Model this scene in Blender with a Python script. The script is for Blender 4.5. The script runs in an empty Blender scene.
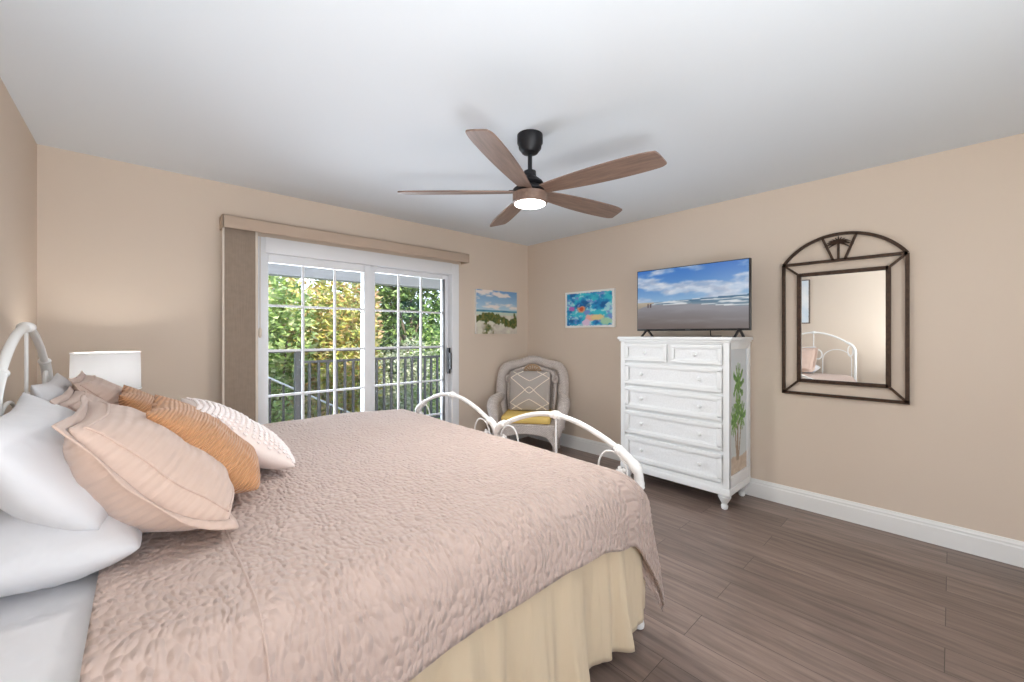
import bpy, bmesh, math, random
from mathutils import Vector, Matrix, noise
random.seed(7)
PI = math.pi
R = math.radians

# ------------------------------------------------------------------ camera, world, lights, exposure
sc = bpy.context.scene
col = sc.collection
ROOM_W, ROOM_B, CEIL = 4.112, -5.3, 2.44      # right wall x, back wall y, ceiling z
cam_data = bpy.data.cameras.new('camera')
cam = bpy.data.objects.new('camera', cam_data)
col.objects.link(cam)
cam.location = (0.456, -3.68, 1.31)
ANG = R(47.44)
cam.rotation_euler = (PI/2, 0, ANG - PI/2)
cam_data.sensor_width = 36
cam_data.lens = 404/1024*36
cam_data.shift_y = -7/1024
cam_data.clip_start = 0.02
sc.camera = cam
sc.view_settings.view_transform = 'Standard'
sc.view_settings.look = 'None'
sc.view_settings.exposure = 0.06
sc.view_settings.gamma = 1.0
sc.view_settings.use_curve_mapping = False
sc.cycles.diffuse_bounces = 7
sc.cycles.max_bounces = 12
sc.cycles.transparent_max_bounces = 16
sc.cycles.sample_clamp_indirect = 6

w = bpy.data.worlds.new('sky'); sc.world = w; w.use_nodes = True
nt = w.node_tree; nt.nodes.clear()
wo = nt.nodes.new('ShaderNodeOutputWorld'); bg = nt.nodes.new('ShaderNodeBackground')
tc = nt.nodes.new('ShaderNodeTexCoord'); sx = nt.nodes.new('ShaderNodeSeparateXYZ')
rp = nt.nodes.new('ShaderNodeValToRGB')
rp.color_ramp.elements[0].position = 0.0; rp.color_ramp.elements[0].color = (0.80, 0.88, 0.97, 1)
rp.color_ramp.elements[1].position = 0.6; rp.color_ramp.elements[1].color = (0.30, 0.52, 0.90, 1)
nt.links.new(tc.outputs['Generated'], sx.inputs[0]); nt.links.new(sx.outputs['Z'], rp.inputs[0])
nt.links.new(rp.outputs[0], bg.inputs[0]); nt.links.new(bg.outputs[0], wo.inputs[0])
bg.inputs[1].default_value = 2.8

def add_light(name, kind, loc, rot, energy, color=(1,1,1), size=None, size_y=None):
    d = bpy.data.lights.new(name, kind); d.energy = energy; d.color = color
    if kind == 'AREA':
        d.shape = 'RECTANGLE'; d.size = size; d.size_y = size_y or size
    elif kind == 'SUN': d.angle = R(1.0)
    elif size: d.shadow_soft_size = size
    o = bpy.data.objects.new(name, d); o.location = loc; o.rotation_euler = rot
    col.objects.link(o); return o
# sun from behind the house, shining onto the garden
add_light('sun', 'SUN', (0, -8, 10), (R(48), 0, R(-25)), 9.0, (1.0, 0.95, 0.85))
# added fill light at an unseen, made-up opening in the back wall
add_light('back_opening_fill', 'AREA', (1.15, ROOM_B-0.12, 1.45), (R(102), 0, 0), 20, (0.96, 0.98, 1.0), 1.8, 1.7)
# daylight of the porch in front of the sliding door
add_light('porch_daylight', 'AREA', (2.05, 1.0, 1.15), (R(-101), 0, 0), 104, (0.81, 0.89, 1.0), 2.0, 1.6)
# added fill behind the camera, aimed up to brighten the ceiling; no fixture
add_light('ceiling_uplight_fill', 'AREA', (.55, -4.0, .8), (R(174), 0, 0), 50, (.94, .97, 1.0), .6, .6)
FAN = (2.087, -2.055)
LAMP = (0.312, -0.42)

# ------------------------------------------------------------------ helpers
def lin(c):
    return tuple((x/255/12.92 if x/255 <= 0.04045 else ((x/255+0.055)/1.055)**2.4) for x in c)
MATS = {}
def mat(name, rgb, rough=0.6, metal=0.0, spec=0.5, bump=None, tint=None, sheen=0.0):
    """bump=(kind, scale(vec3), strength, distance); tint=(noise scale, darker factor)"""
    m = bpy.data.materials.new(name); m.use_nodes = True; n = m.node_tree; b = n.nodes['Principled BSDF']
    c = lin(rgb)
    b.inputs['Base Color'].default_value = (*c, 1); b.inputs['Roughness'].default_value = rough
    b.inputs['Metallic'].default_value = metal; b.inputs['Specular IOR Level'].default_value = spec
    if sheen: b.inputs['Sheen Weight'].default_value = sheen
    t = n.nodes.new('ShaderNodeTexCoord')
    if tint:
        no = n.nodes.new('ShaderNodeTexNoise'); no.inputs['Scale'].default_value = tint[0]; no.inputs['Detail'].default_value = 5
        mx = n.nodes.new('ShaderNodeMixRGB'); mx.inputs[1].default_value = (*[x*tint[1] for x in c], 1); mx.inputs[2].default_value = (*c, 1)
        cr = n.nodes.new('ShaderNodeValToRGB'); cr.color_ramp.elements[0].position = .35; cr.color_ramp.elements[1].position = .65
        n.links.new(t.outputs['Object'], no.inputs[0]); n.links.new(no.outputs[0], cr.inputs[0])
        n.links.new(cr.outputs[0], mx.inputs[0]); n.links.new(mx.outputs[0], b.inputs['Base Color'])
    if bump:
        kind, s, st, di = bump
        mp = n.nodes.new('ShaderNodeMapping'); mp.inputs['Scale'].default_value = s
        n.links.new(t.outputs['Object'], mp.inputs[0])
        if kind == 'noise':
            x = n.nodes.new('ShaderNodeTexNoise'); x.inputs['Scale'].default_value = 1; x.inputs['Detail'].default_value = 3; out = x.outputs[0]
        elif kind == 'voronoi':
            x = n.nodes.new('ShaderNodeTexVoronoi'); x.inputs['Scale'].default_value = 1; out = x.outputs['Distance']
        elif kind == 'wave':
            x = n.nodes.new('ShaderNodeTexWave'); x.inputs['Scale'].default_value = 1; x.inputs['Distortion'].default_value = .6; out = x.outputs[1]
        n.links.new(mp.outputs[0], x.inputs[0])
        bu = n.nodes.new('ShaderNodeBump'); bu.inputs['Strength'].default_value = st; bu.inputs['Distance'].default_value = di
        n.links.new(out, bu.inputs['Height']); n.links.new(bu.outputs[0], b.inputs['Normal'])
    MATS[name] = m
    return m

class MB:
    """collects shapes; build() links them as ONE mesh object"""
    def __init__(s): s.bm = bmesh.new()
    def box(s, x0, x1, y0, y1, z0, z1, bevel=0, M=None):
        r = bmesh.ops.create_cube(s.bm, size=1)
        vs = r['verts']
        for v in vs:
            v.co = Vector(((x0+x1)/2+v.co.x*(x1-x0), (y0+y1)/2+v.co.y*(y1-y0), (z0+z1)/2+v.co.z*(z1-z0)))
        if bevel:
            es = list({e for v in vs for e in v.link_edges})
            rr = bmesh.ops.bevel(s.bm, geom=es, offset=bevel, segments=2, profile=.6, affect='EDGES')
            vs = list({v for f in rr['faces'] for v in f.verts})
        if M:
            for v in vs: v.co = M @ v.co
        return s
    def tube(s, pts, r, seg=10, caps=True, closed=False):
        pts = [Vector(p) for p in pts]; n = len(pts)
        rr = r if isinstance(r, (list, tuple)) else [r]*n
        rings = []; up = None
        for i, p in enumerate(pts):
            if closed: t = (pts[(i+1) % n]-pts[i-1])
            else: t = (pts[min(i+1, n-1)]-pts[max(i-1, 0)])
            t.normalize()
            if up is None:
                up = Vector((0, 0, 1)) if abs(t.z) < .9 else Vector((1, 0, 0))
            a = t.cross(up).normalized(); up = a.cross(t).normalized()
            rings.append([s.bm.verts.new(p+rr[i]*(math.cos(k*2*PI/seg)*a+math.sin(k*2*PI/seg)*up)) for k in range(seg)])
        m = n if closed else n-1
        for i in range(m):
            A, B = rings[i], rings[(i+1) % n]
            for k in range(seg):
                s.bm.faces.new((A[k], A[(k+1) % seg], B[(k+1) % seg], B[k]))
        if caps and not closed:
            s.bm.faces.new(rings[0]); s.bm.faces.new(rings[-1][::-1])
        return s
    def lathe(s, prof, loc=(0, 0, 0), seg=32, axis='z'):
        L = Vector(loc); rings = []
        for r, z in prof:
            ring = []
            for k in range(seg):
                c, q = r*math.cos(k*2*PI/seg), r*math.sin(k*2*PI/seg)
                p = (c, q, z) if axis == 'z' else ((z, c, q) if axis == 'x' else (c, z, q))
                ring.append(s.bm.verts.new(L+Vector(p)))
            rings.append(ring)
        for A, B in zip(rings, rings[1:]):
            for k in range(seg):
                s.bm.faces.new((A[k], A[(k+1) % seg], B[(k+1) % seg], B[k]))
        for ring in (rings[0], rings[-1]): s.bm.faces.new(ring)
        return s
    def prism(s, poly, a, b, axis='x', M=None):
        """poly of 2D points extruded from a to b along axis"""
        def P(p, t):
            v = Vector((t, p[0], p[1]) if axis == 'x' else ((p[0], t, p[1]) if axis == 'y' else (p[0], p[1], t)))
            return M @ v if M else v
        A = [s.bm.verts.new(P(p, a)) for p in poly]; B = [s.bm.verts.new(P(p, b)) for p in poly]
        s.bm.faces.new(A); s.bm.faces.new(B[::-1]); n = len(poly)
        for i in range(n): s.bm.faces.new((A[i], B[i], B[(i+1) % n], A[(i+1) % n]))
        return s
    def ball(s, c, r, sc_=(1, 1, 1), u=14, v=10):
        q = bmesh.ops.create_uvsphere(s.bm, u_segments=u, v_segments=v, radius=r)
        for x in q['verts']: x.co = Vector((x.co.x*sc_[0], x.co.y*sc_[1], x.co.z*sc_[2]))+Vector(c)
        return s
    def grid(s, nu, nv, f, closed_u=False):
        V = [[s.bm.verts.new(f(i/(nu if closed_u else nu-1), j/(nv-1))) for j in range(nv)] for i in range(nu)]
        for i in range(nu if closed_u else nu-1):
            for j in range(nv-1):
                s.bm.faces.new((V[i][j], V[(i+1) % nu][j], V[(i+1) % nu][j+1], V[i][j+1]))
        return V
    def build(s, name, m, parent=None, smooth=35, loc=None, rot=None, recalc=True):
        if recalc: bmesh.ops.recalc_face_normals(s.bm, faces=s.bm.faces)
        me = bpy.data.meshes.new(name); s.bm.to_mesh(me); s.bm.free()
        if isinstance(m, str): m = MATS[m]
        me.materials.append(m)
        if smooth:
            for p in me.polygons: p.use_smooth = True
            me.set_sharp_from_angle(angle=R(smooth))
        o = bpy.data.objects.new(name, me); col.objects.link(o)
        if parent: o.parent = parent
        if loc: o.location = loc
        if rot: o.rotation_euler = rot
        return o

def tag(o, label=None, cat=None, group=None, kind=None):
    if label: o['label'] = label
    if cat: o['category'] = cat
    if group: o['group'] = group
    if kind: o['kind'] = kind
    return o
def thing(name, label, cat, loc=(0, 0, 0), rz=0, group=None):
    o = bpy.data.objects.new(name, None); o.empty_display_size = .1; col.objects.link(o)
    o.location = loc; o.rotation_euler = (0, 0, rz)
    return tag(o, label, cat, group)
def struct(name, mb, m, smooth=35, parent=None):
    o = mb.build(name, m, parent, smooth)
    if parent is None: o['kind'] = 'structure'
    return o
def copy_tree(o, parent=None):
    c = o.copy(); col.objects.link(c); c.parent = parent
    for ch in list(o.children): copy_tree(ch, c)
    return c
def spline(pts, n=8):
    """Catmull-Rom through pts"""
    P = [Vector(p) for p in pts]; out = []
    for i in range(len(P)-1):
        p0, p1, p2, p3 = P[max(i-1, 0)], P[i], P[i+1], P[min(i+2, len(P)-1)]
        for k in range(n):
            t = k/n
            out.append(.5*((2*p1)+(-p0+p2)*t+(2*p0-5*p1+4*p2-p3)*t*t+(-p0+3*p1-3*p2+p3)*t**3))
    out.append(P[-1]); return out
def sstep(a, b, x):
    t = max(0, min(1, (x-a)/(b-a))); return t*t*(3-2*t)
def mixc(a, b, t): return tuple(a[i]+(b[i]-a[i])*t for i in range(3))
def fbm(x, y, s=0.0, o=4): return noise.fractal(Vector((x, y, s)), 1.0, 2.0, o)

def painted(name, nu, nv, pos, colour, parent, rough=.6, emit=0.0):
    """flat surface carrying a painted picture; colour(u,v)->sRGB 0-255"""
    bm = bmesh.new()
    V = [[bm.verts.new(pos(i/(nu-1), j/(nv-1))) for j in range(nv)] for i in range(nu)]
    for i in range(nu-1):
        for j in range(nv-1): bm.faces.new((V[i][j], V[i+1][j], V[i+1][j+1], V[i][j+1]))
    bm.verts.index_update()
    me = bpy.data.meshes.new(name); bm.to_mesh(me); bm.free()
    at = me.color_attributes.new('paint', 'FLOAT_COLOR', 'POINT')
    k = 0
    for i in range(nu):
        for j in range(nv):
            at.data[k].color = (*lin(colour(i/(nu-1), j/(nv-1))), 1); k += 1
    m = bpy.data.materials.new(name+'_picture'); m.use_nodes = True; b = m.node_tree.nodes['Principled BSDF']
    a = m.node_tree.nodes.new('ShaderNodeVertexColor'); a.layer_name = 'paint'
    if emit:
        b.inputs['Base Color'].default_value = (.01, .01, .01, 1)
        m.node_tree.links.new(a.outputs[0], b.inputs['Emission Color']); b.inputs['Emission Strength'].default_value = emit
    else: m.node_tree.links.new(a.outputs[0], b.inputs['Base Color'])
    b.inputs['Roughness'].default_value = rough
    me.materials.append(m)
    o = bpy.data.objects.new(name, me); col.objects.link(o); o.parent = parent
    return o

# ------------------------------------------------------------------ materials
mat('wall_paint', (215, 200, 184), .85, bump=('noise', (60, 60, 60), .05, .002))
mat('ceiling_paint', (224, 231, 237), .9, bump=('noise', (90, 90, 90), .08, .002))
mat('trim_white', (236, 237, 236), .4)
mat('vinyl_white', (235, 237, 240), .35)
mat('dresser_white', (232, 234, 234), .45, bump=('noise', (40, 40, 8), .05, .002))
mat('grasscloth', (234, 236, 237), .75, bump=('noise', (160, 160, 40), .4, .003), tint=(70, .94))
mat('bed_white', (236, 236, 234), .3)
mat('bronze', (74, 55, 42), .45, .5, bump=('noise', (80, 80, 80), .3, .003), tint=(60, .55))
mat('fan_black', (24, 24, 28), .45, .3)
mat('black_plastic', (18, 18, 20), .35)
mat('shade', (245, 246, 248), .8)
mat('brass', (160, 140, 110), .35, .8)
mat('nightstand_white', (228, 228, 225), .45)
mat('valance', (186, 166, 148), .7, bump=('noise', (10, 200, 400), .15, .002))
mat('blind_fabric', (150, 134, 119), .85, bump=('noise', (260, 260, 6), .5, .003), tint=(25, .9))
mat('blind_edge', (214, 203, 190), .7)
mat('sheet_white', (214, 214, 217), .85, bump=('noise', (7, 7, 7), .35, .02), sheen=.2)
mat('pillow_white', (212, 212, 215), .85, bump=('noise', (9, 9, 9), .45, .02), sheen=.2)
mat('skirt', (206, 188, 160), .85, bump=('noise', (30, 30, 6), .2, .01), sheen=.1)
mat('yellow_cotton', (236, 204, 120), .85, bump=('noise', (60, 60, 60), .2, .004))
mat('grey_linen', (176, 168, 162), .9, bump=('noise', (200, 200, 200), .4, .003))
mat('cream_cord', (238, 228, 214), .9)
mat('iron_grey', (88, 88, 88), .5, .2)
mat('deck', (140, 136, 130), .8)
mat('soffit_paint', (178, 180, 184), .8)
mat('garden_ground', (104, 112, 66), .95, tint=(1.5, .6))
mat('bark', (112, 98, 82), .9, bump=('noise', (20, 20, 4), .5, .02))
mat('canvas_edge', (236, 234, 230), .8)
mat('frame_dark', (96, 84, 76), .5)

def wave_node_mat(name, rgb, rough, axis_expr, freq, strength, dist, distort=0.6, dark=.86):
    """corduroy / ribbed cloth: ribs across one local axis, pile darker in the grooves of the weave"""
    m = mat(name, rgb, rough, sheen=.25); n = m.node_tree; b = n.nodes['Principled BSDF']
    t = n.nodes.new('ShaderNodeTexCoord')
    x = n.nodes.new('ShaderNodeTexWave'); x.bands_direction = axis_expr; x.inputs['Scale'].default_value = freq
    x.inputs['Distortion'].default_value = distort; x.inputs['Detail'].default_value = 2; x.inputs['Detail Scale'].default_value = 1.5
    n.links.new(t.outputs['Object'], x.inputs[0])
    bu = n.nodes.new('ShaderNodeBump'); bu.inputs['Strength'].default_value = strength; bu.inputs['Distance'].default_value = dist
    n.links.new(x.outputs[1], bu.inputs['Height']); n.links.new(bu.outputs[0], b.inputs['Normal'])
    return m
wave_node_mat('sham_pink', (197, 172, 158), .85, 'Z', 14, .45, .006)
wave_node_mat('corduroy', (196, 140, 94), .8, 'Z', 32, .8, .006, .3)

def quilt_material(name='quilt_pink', rgb=(188, 167, 157)):
    m = mat(name, rgb, .85, sheen=.15); n = m.node_tree; b = n.nodes['Principled BSDF']
    t = n.nodes.new('ShaderNodeTexCoord'); uv = n.nodes.new('ShaderNodeUVMap')
    no = n.nodes.new('ShaderNodeTexNoise'); no.inputs['Scale'].default_value = 6; no.inputs['Detail'].default_value = 2
    n.links.new(uv.outputs[0], no.inputs[0])
    mx = n.nodes.new('ShaderNodeMixRGB'); mx.inputs[0].default_value = .06
    n.links.new(uv.outputs[0], mx.inputs[1]); n.links.new(no.outputs['Color'], mx.inputs[2])
    mp = n.nodes.new('ShaderNodeMapping'); mp.inputs['Scale'].default_value = (72, 44, 1); n.links.new(mx.outputs[0], mp.inputs[0])
    v = n.nodes.new('ShaderNodeTexVoronoi'); v.feature = 'SMOOTH_F1'; v.inputs['Scale'].default_value = 1
    v.inputs['Randomness'].default_value = .75; v.inputs['Smoothness'].default_value = .3
    n.links.new(mp.outputs[0], v.inputs[0])
    inv = n.nodes.new('ShaderNodeMath'); inv.operation = 'MULTIPLY'; inv.inputs[1].default_value = -1
    n.links.new(v.outputs['Distance'], inv.inputs[0])
    bu = n.nodes.new('ShaderNodeBump'); bu.inputs['Strength'].default_value = 1.0; bu.inputs['Distance'].default_value = .013
    n.links.new(inv.outputs[0], bu.inputs['Height']); n.links.new(bu.outputs[0], b.inputs['Normal'])
    return m
quilt_material()

def wicker_material():
    m = mat('wicker', (216, 206, 200), .7); n = m.node_tree; b = n.nodes['Principled BSDF']
    t = n.nodes.new('ShaderNodeTexCoord'); s = n.nodes.new('ShaderNodeSeparateXYZ'); n.links.new(t.outputs['Object'], s.inputs[0])
    ad = n.nodes.new('ShaderNodeMath'); ad.operation = 'ADD'; n.links.new(s.outputs['X'], ad.inputs[0]); n.links.new(s.outputs['Y'], ad.inputs[1])
    cb = n.nodes.new('ShaderNodeCombineXYZ'); n.links.new(ad.outputs[0], cb.inputs[0]); n.links.new(s.outputs['Z'], cb.inputs[1])
    br = n.nodes.new('ShaderNodeTexBrick'); br.inputs['Scale'].default_value = 1
    br.inputs['Brick Width'].default_value = .026; br.inputs['Row Height'].default_value = .012; br.inputs['Mortar Size'].default_value = .0022; br.inputs['Mortar Smooth'].default_value = 1
    br.inputs['Color1'].default_value = (*lin((224, 215, 209)), 1); br.inputs['Color2'].default_value = (*lin((210, 200, 194)), 1); br.inputs['Mortar'].default_value = (*lin((164, 152, 145)), 1)
    n.links.new(cb.outputs[0], br.inputs[0]); n.links.new(br.outputs[0], b.inputs['Base Color'])
    iv = n.nodes.new('ShaderNodeMath'); iv.operation = 'SUBTRACT'; iv.inputs[0].default_value = 1; n.links.new(br.outputs['Fac'], iv.inputs[1])
    bu = n.nodes.new('ShaderNodeBump'); bu.inputs['Strength'].default_value = .7; bu.inputs['Distance'].default_value = .006
    n.links.new(iv.outputs[0], bu.inputs['Height']); n.links.new(bu.outputs[0], b.inputs['Normal'])
wicker_material()

def wood_material(name, c1, c2, along='x', scale=6, rough=.45, stretch=14):
    m = mat(name, c1, rough); n = m.node_tree; b = n.nodes['Principled BSDF']
    t = n.nodes.new('ShaderNodeTexCoord'); mp = n.nodes.new('ShaderNodeMapping')
    mp.inputs['Scale'].default_value = (1, stretch, stretch) if along == 'x' else (stretch, 1, stretch)
    n.links.new(t.outputs['Object'], mp.inputs[0])
    no = n.nodes.new('ShaderNodeTexNoise'); no.inputs['Scale'].default_value = scale; no.inputs['Detail'].default_value = 6; no.inputs['Roughness'].default_value = .65
    n.links.new(mp.outputs[0], no.inputs[0])
    cr = n.nodes.new('ShaderNodeValToRGB'); cr.color_ramp.elements[0].position = .3; cr.color_ramp.elements[1].position = .7
    cr.color_ramp.elements[0].color = (*lin(c2), 1); cr.color_ramp.elements[1].color = (*lin(c1), 1)
    n.links.new(no.outputs[0], cr.inputs[0]); n.links.new(cr.outputs[0], b.inputs['Base Color'])
    return m
wood_material('blade_wood', (142, 118, 104), (104, 84, 74), 'x', 5, .45, 10)

def floor_material():
    m = mat('plank_floor', (120, 104, 95), .38); n = m.node_tree; b = n.nodes['Principled BSDF']; L = n.links.new
    t = n.nodes.new('ShaderNodeTexCoord'); s = n.nodes.new('ShaderNodeSeparateXYZ'); L(t.outputs['Object'], s.inputs[0])
    cb = n.nodes.new('ShaderNodeCombineXYZ'); L(s.outputs['Y'], cb.inputs[0]); L(s.outputs['X'], cb.inputs[1])
    br = n.nodes.new('ShaderNodeTexBrick'); br.offset = .37; br.offset_frequency = 2; br.inputs['Scale'].default_value = 1
    br.inputs['Brick Width'].default_value = 1.22; br.inputs['Row Height'].default_value = .183
    br.inputs['Mortar Size'].default_value = .0014; br.inputs['Mortar Smooth'].default_value = .3; br.inputs['Bias'].default_value = 0
    br.inputs['Color1'].default_value = (*lin((142, 123, 113)), 1); br.inputs['Color2'].default_value = (*lin((120, 103, 94)), 1)
    br.inputs['Mortar'].default_value = (*lin((66, 54, 48)), 1)
    L(cb.outputs[0], br.inputs[0])
    # grain, offset per plank by the plank's own tone
    mp = n.nodes.new('ShaderNodeMapping'); mp.inputs['Scale'].default_value = (1.1, 13, 1); L(cb.outputs[0], mp.inputs[0])
    ad = n.nodes.new('ShaderNodeVectorMath'); ad.operation = 'ADD'; L(mp.outputs[0], ad.inputs[0])
    sc_ = n.nodes.new('ShaderNodeVectorMath'); sc_.operation = 'SCALE'; sc_.inputs['Scale'].default_value = 90; L(br.outputs['Color'], sc_.inputs[0]); L(sc_.outputs[0], ad.inputs[1])
    no = n.nodes.new('ShaderNodeTexNoise'); no.inputs['Scale'].default_value = 2.2; no.inputs['Detail'].default_value = 8; no.inputs['Roughness'].default_value = .62; no.inputs['Distortion'].default_value = .5
    L(ad.outputs[0], no.inputs[0])
    cr = n.nodes.new('ShaderNodeValToRGB'); e = cr.color_ramp.elements
    e[0].position = .33; e[0].color = (.55, .53, .52, 1); e[1].position = .66; e[1].color = (1.15, 1.15, 1.15, 1)
    L(no.outputs[0], cr.inputs[0])
    mx = n.nodes.new('ShaderNodeMixRGB'); mx.blend_type = 'MULTIPLY'; mx.inputs[0].default_value = .9
    L(br.outputs['Color'], mx.inputs[1]); L(cr.outputs[0], mx.inputs[2]); L(mx.outputs[0], b.inputs['Base Color'])
    bu = n.nodes.new('ShaderNodeBump'); bu.inputs['Strength'].default_value = .15; bu.inputs['Distance'].default_value = .002
    L(no.outputs[0], bu.inputs['Height']); L(bu.outputs[0], b.inputs['Normal'])
floor_material()

def glass_material():
    m = bpy.data.materials.new('window_glass'); m.use_nodes = True; n = m.node_tree; n.nodes.clear()
    o = n.nodes.new('ShaderNodeOutputMaterial'); a = n.nodes.new('ShaderNodeBsdfTransparent'); g = n.nodes.new('ShaderNodeBsdfGlossy')
    g.inputs['Roughness'].default_value = .02; f = n.nodes.new('ShaderNodeFresnel'); f.inputs[0].default_value = 1.45
    mx = n.nodes.new('ShaderNodeMixShader'); n.links.new(f.outputs[0], mx.inputs[0]); n.links.new(a.outputs[0], mx.inputs[1]); n.links.new(g.outputs[0], mx.inputs[2]); n.links.new(mx.outputs[0], o.inputs[0])
    MATS['glass'] = m
glass_material()
def mirror_material():
    m = bpy.data.materials.new('silvered_glass'); m.use_nodes = True; b = m.node_tree.nodes['Principled BSDF']
    b.inputs['Base Color'].default_value = (.93, .94, .93, 1); b.inputs['Metallic'].default_value = 1; b.inputs['Roughness'].default_value = .01
    MATS['mirror'] = m
mirror_material()
def emit_material(name, c, s):
    m = bpy.data.materials.new(name); m.use_nodes = True; b = m.node_tree.nodes['Principled BSDF']
    b.inputs['Base Color'].default_value = (.9, .9, .9, 1); b.inputs['Emission Color'].default_value = (*c, 1); b.inputs['Emission Strength'].default_value = s
    MATS[name] = m
emit_material('fan_lens', (1, .99, .97), 6)
def shade_material():
    m = bpy.data.materials.new('lamp_linen'); m.use_nodes = True; n = m.node_tree; n.nodes.clear()
    o = n.nodes.new('ShaderNodeOutputMaterial'); d = n.nodes.new('ShaderNodeBsdfDiffuse'); t = n.nodes.new('ShaderNodeBsdfTranslucent')
    d.inputs[0].default_value = (.88, .89, .90, 1); t.inputs[0].default_value = (.22, .225, .235, 1)
    mx = n.nodes.new('ShaderNodeMixShader'); mx.inputs[0].default_value = .5
    n.links.new(d.outputs[0], mx.inputs[1]); n.links.new(t.outputs[0], mx.inputs[2]); n.links.new(mx.outputs[0], o.inputs[0])
    MATS['lamp_linen'] = m
shade_material()
def leaf_material(name, cols):
    m = bpy.data.materials.new(name); m.use_nodes = True; n = m.node_tree; b = n.nodes['Principled BSDF']
    g = n.nodes.new('ShaderNodeNewGeometry'); cr = n.nodes.new('ShaderNodeValToRGB'); cr.color_ramp.interpolation = 'CONSTANT'
    e = cr.color_ramp.elements
    e[0].color = (*lin(cols[0]), 1); e[1].position = 1/len(cols); e[1].color = (*lin(cols[1]), 1)
    for i, c in enumerate(cols[2:]):
        x = e.new((i+2)/len(cols)); x.color = (*lin(c), 1)
    n.links.new(g.outputs['Random Per Island'], cr.inputs[0]); n.links.new(cr.outputs[0], b.inputs['Base Color'])
    b.inputs['Roughness'].default_value = .45
    tr = n.nodes.new('ShaderNodeBsdfTranslucent'); n.links.new(cr.outputs[0], tr.inputs[0])
    mx = n.nodes.new('ShaderNodeMixShader'); mx.inputs[0].default_value = .35
    out = n.nodes['Material Output']
    n.links.new(b.outputs[0], mx.inputs[1]); n.links.new(tr.outputs[0], mx.inputs[2]); n.links.new(mx.outputs[0], out.inputs[0])
    MATS[name] = m
leaf_material('leaf_green', [(150, 176, 92), (178, 198, 120), (120, 148, 80), (208, 214, 160), (160, 180, 120)])
leaf_material('leaf_yellow', [(206, 196, 104), (180, 186, 100), (222, 208, 150), (144, 156, 88), (196, 164, 104)])
leaf_material('leaf_croton', [(196, 152, 104), (210, 190, 120), (160, 166, 96), (216, 176, 140), (136, 144, 88)])
leaf_material('leaf_dark', [(104, 132, 72), (132, 160, 88), (88, 112, 68), (160, 182, 110)])
leaf_material('leaf_grey', [(170, 178, 140), (196, 200, 170), (146, 156, 114), (214, 214, 190)])

# ------------------------------------------------------------------ room shell
T = .14
W = ROOM_W
DX0, DX1, DZ1 = 1.13, 3.02, 2.075            # sliding door rough opening
struct('floor', MB().box(-T, W+T, ROOM_B-T, T, -.12, 0), 'plank_floor', 0)
struct('ceiling', MB().box(-T, W+T, ROOM_B-1.3, T, CEIL, CEIL+.15), 'ceiling_paint', 0)  # runs on past the back wall as an added, unseen sun blocker
struct('wall_left', MB().box(-T, 0, ROOM_B-T, T, 0, CEIL), 'wall_paint', 0)
struct('wall_right', MB().box(W, W+T, ROOM_B-T, T, 0, CEIL), 'wall_paint', 0)
struct('wall_front', MB().box(0, DX0, 0, T, 0, CEIL).box(DX1, W, 0, T, 0, CEIL).box(DX0, DX1, 0, T, DZ1, CEIL), 'wall_paint', 0)
struct('wall_back', MB().box(0, .2, ROOM_B-T, ROOM_B, 0, CEIL).box(2.1, W, ROOM_B-T, ROOM_B, 0, CEIL).box(.2, 2.1, ROOM_B-T, ROOM_B, 2.3, CEIL).box(.2, 2.1, ROOM_B-T, ROOM_B, 0, .5), 'wall_paint', 0)  # unseen opening added to let fill light into the room

def base_profile(h=.142, t=.016):
    return [(0, 0), (t, 0), (t, h*.72), (t*.75, h*.78), (t*.8, h*.86), (t*.45, h*.93), (t*.35, h), (0, h)]
bp = base_profile()
struct('baseboard_right', MB().prism([(W-a, z) for a, z in bp], ROOM_B, 0, 'y'), 'trim_white', 25)
struct('baseboard_front', MB().prism([(-a, z) for a, z in bp], DX1+.02, W-.016, 'x').prism([(-a, z) for a, z in bp], .016, .9, 'x'), 'trim_white', 25)
struct('baseboard_left', MB().prism([(a, z) for a, z in bp], ROOM_B, 0, 'y'), 'trim_white', 25)

# sliding door ---------------------------------------------------------------
dr = MB()
dr.box(DX0-.005, DX0+.05, -.012, T, 0, DZ1, .003).box(DX1-.075, DX1+.012, -.012, T, 0, DZ1, .003).box(DX0+.05, DX1-.075, -.012, T, 1.955, DZ1+.003, .003)
dr.box(DX0+.05, DX1-.075, -.012, T, 0, .03)
door = struct('door_1', dr, 'vinyl_white')
def sash(x0, x1, y, gx0, gx1, gz0, gz1, name):
    m = MB()
    z0, z1 = .03, 1.955
    m.box(x0, gx0, y-.02, y+.02, z0, z1, .004).box(gx1, x1, y-.02, y+.02, z0, z1, .004)
    m.box(gx0, gx1, y-.02, y+.02, gz1, z1, .004).box(gx0, gx1, y-.02, y+.02, z0, gz0, .004)
    s = m.build(name, 'vinyl_white', door)
    g = MB().box(gx0-.005, gx1+.005, y-.003, y+.003, gz0-.005, gz1+.005).build('glass_pane', 'glass', s, 0)
    q = MB()
    for k in (1, 2):
        x = gx0+(gx1-gx0)*k/3; q.box(x-.009, x+.009, y-.008, y+.008, gz0, gz1)
    for k in range(5):
        z = 1.54-.366*k
        if z > gz0+.05: q.box(gx0, gx1, y-.0079, y+.0079, z-.009, z+.009)
    q.build('muntin_grid', 'vinyl_white', s, 0)
    return s
sash(1.165, 2.05, .045, 1.208, 1.99, .12, 1.885, 'sliding_sash')
sash(1.99, 2.95, .095, 2.115, 2.875, .12, 1.905, 'fixed_sash')
MB().box(2.90, 2.925, -.01, .03, .88, 1.16, .006).box(2.905, 2.92, -.04, -.005, .93, 1.11, .006).build('handle', 'black_plastic', door)
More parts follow.
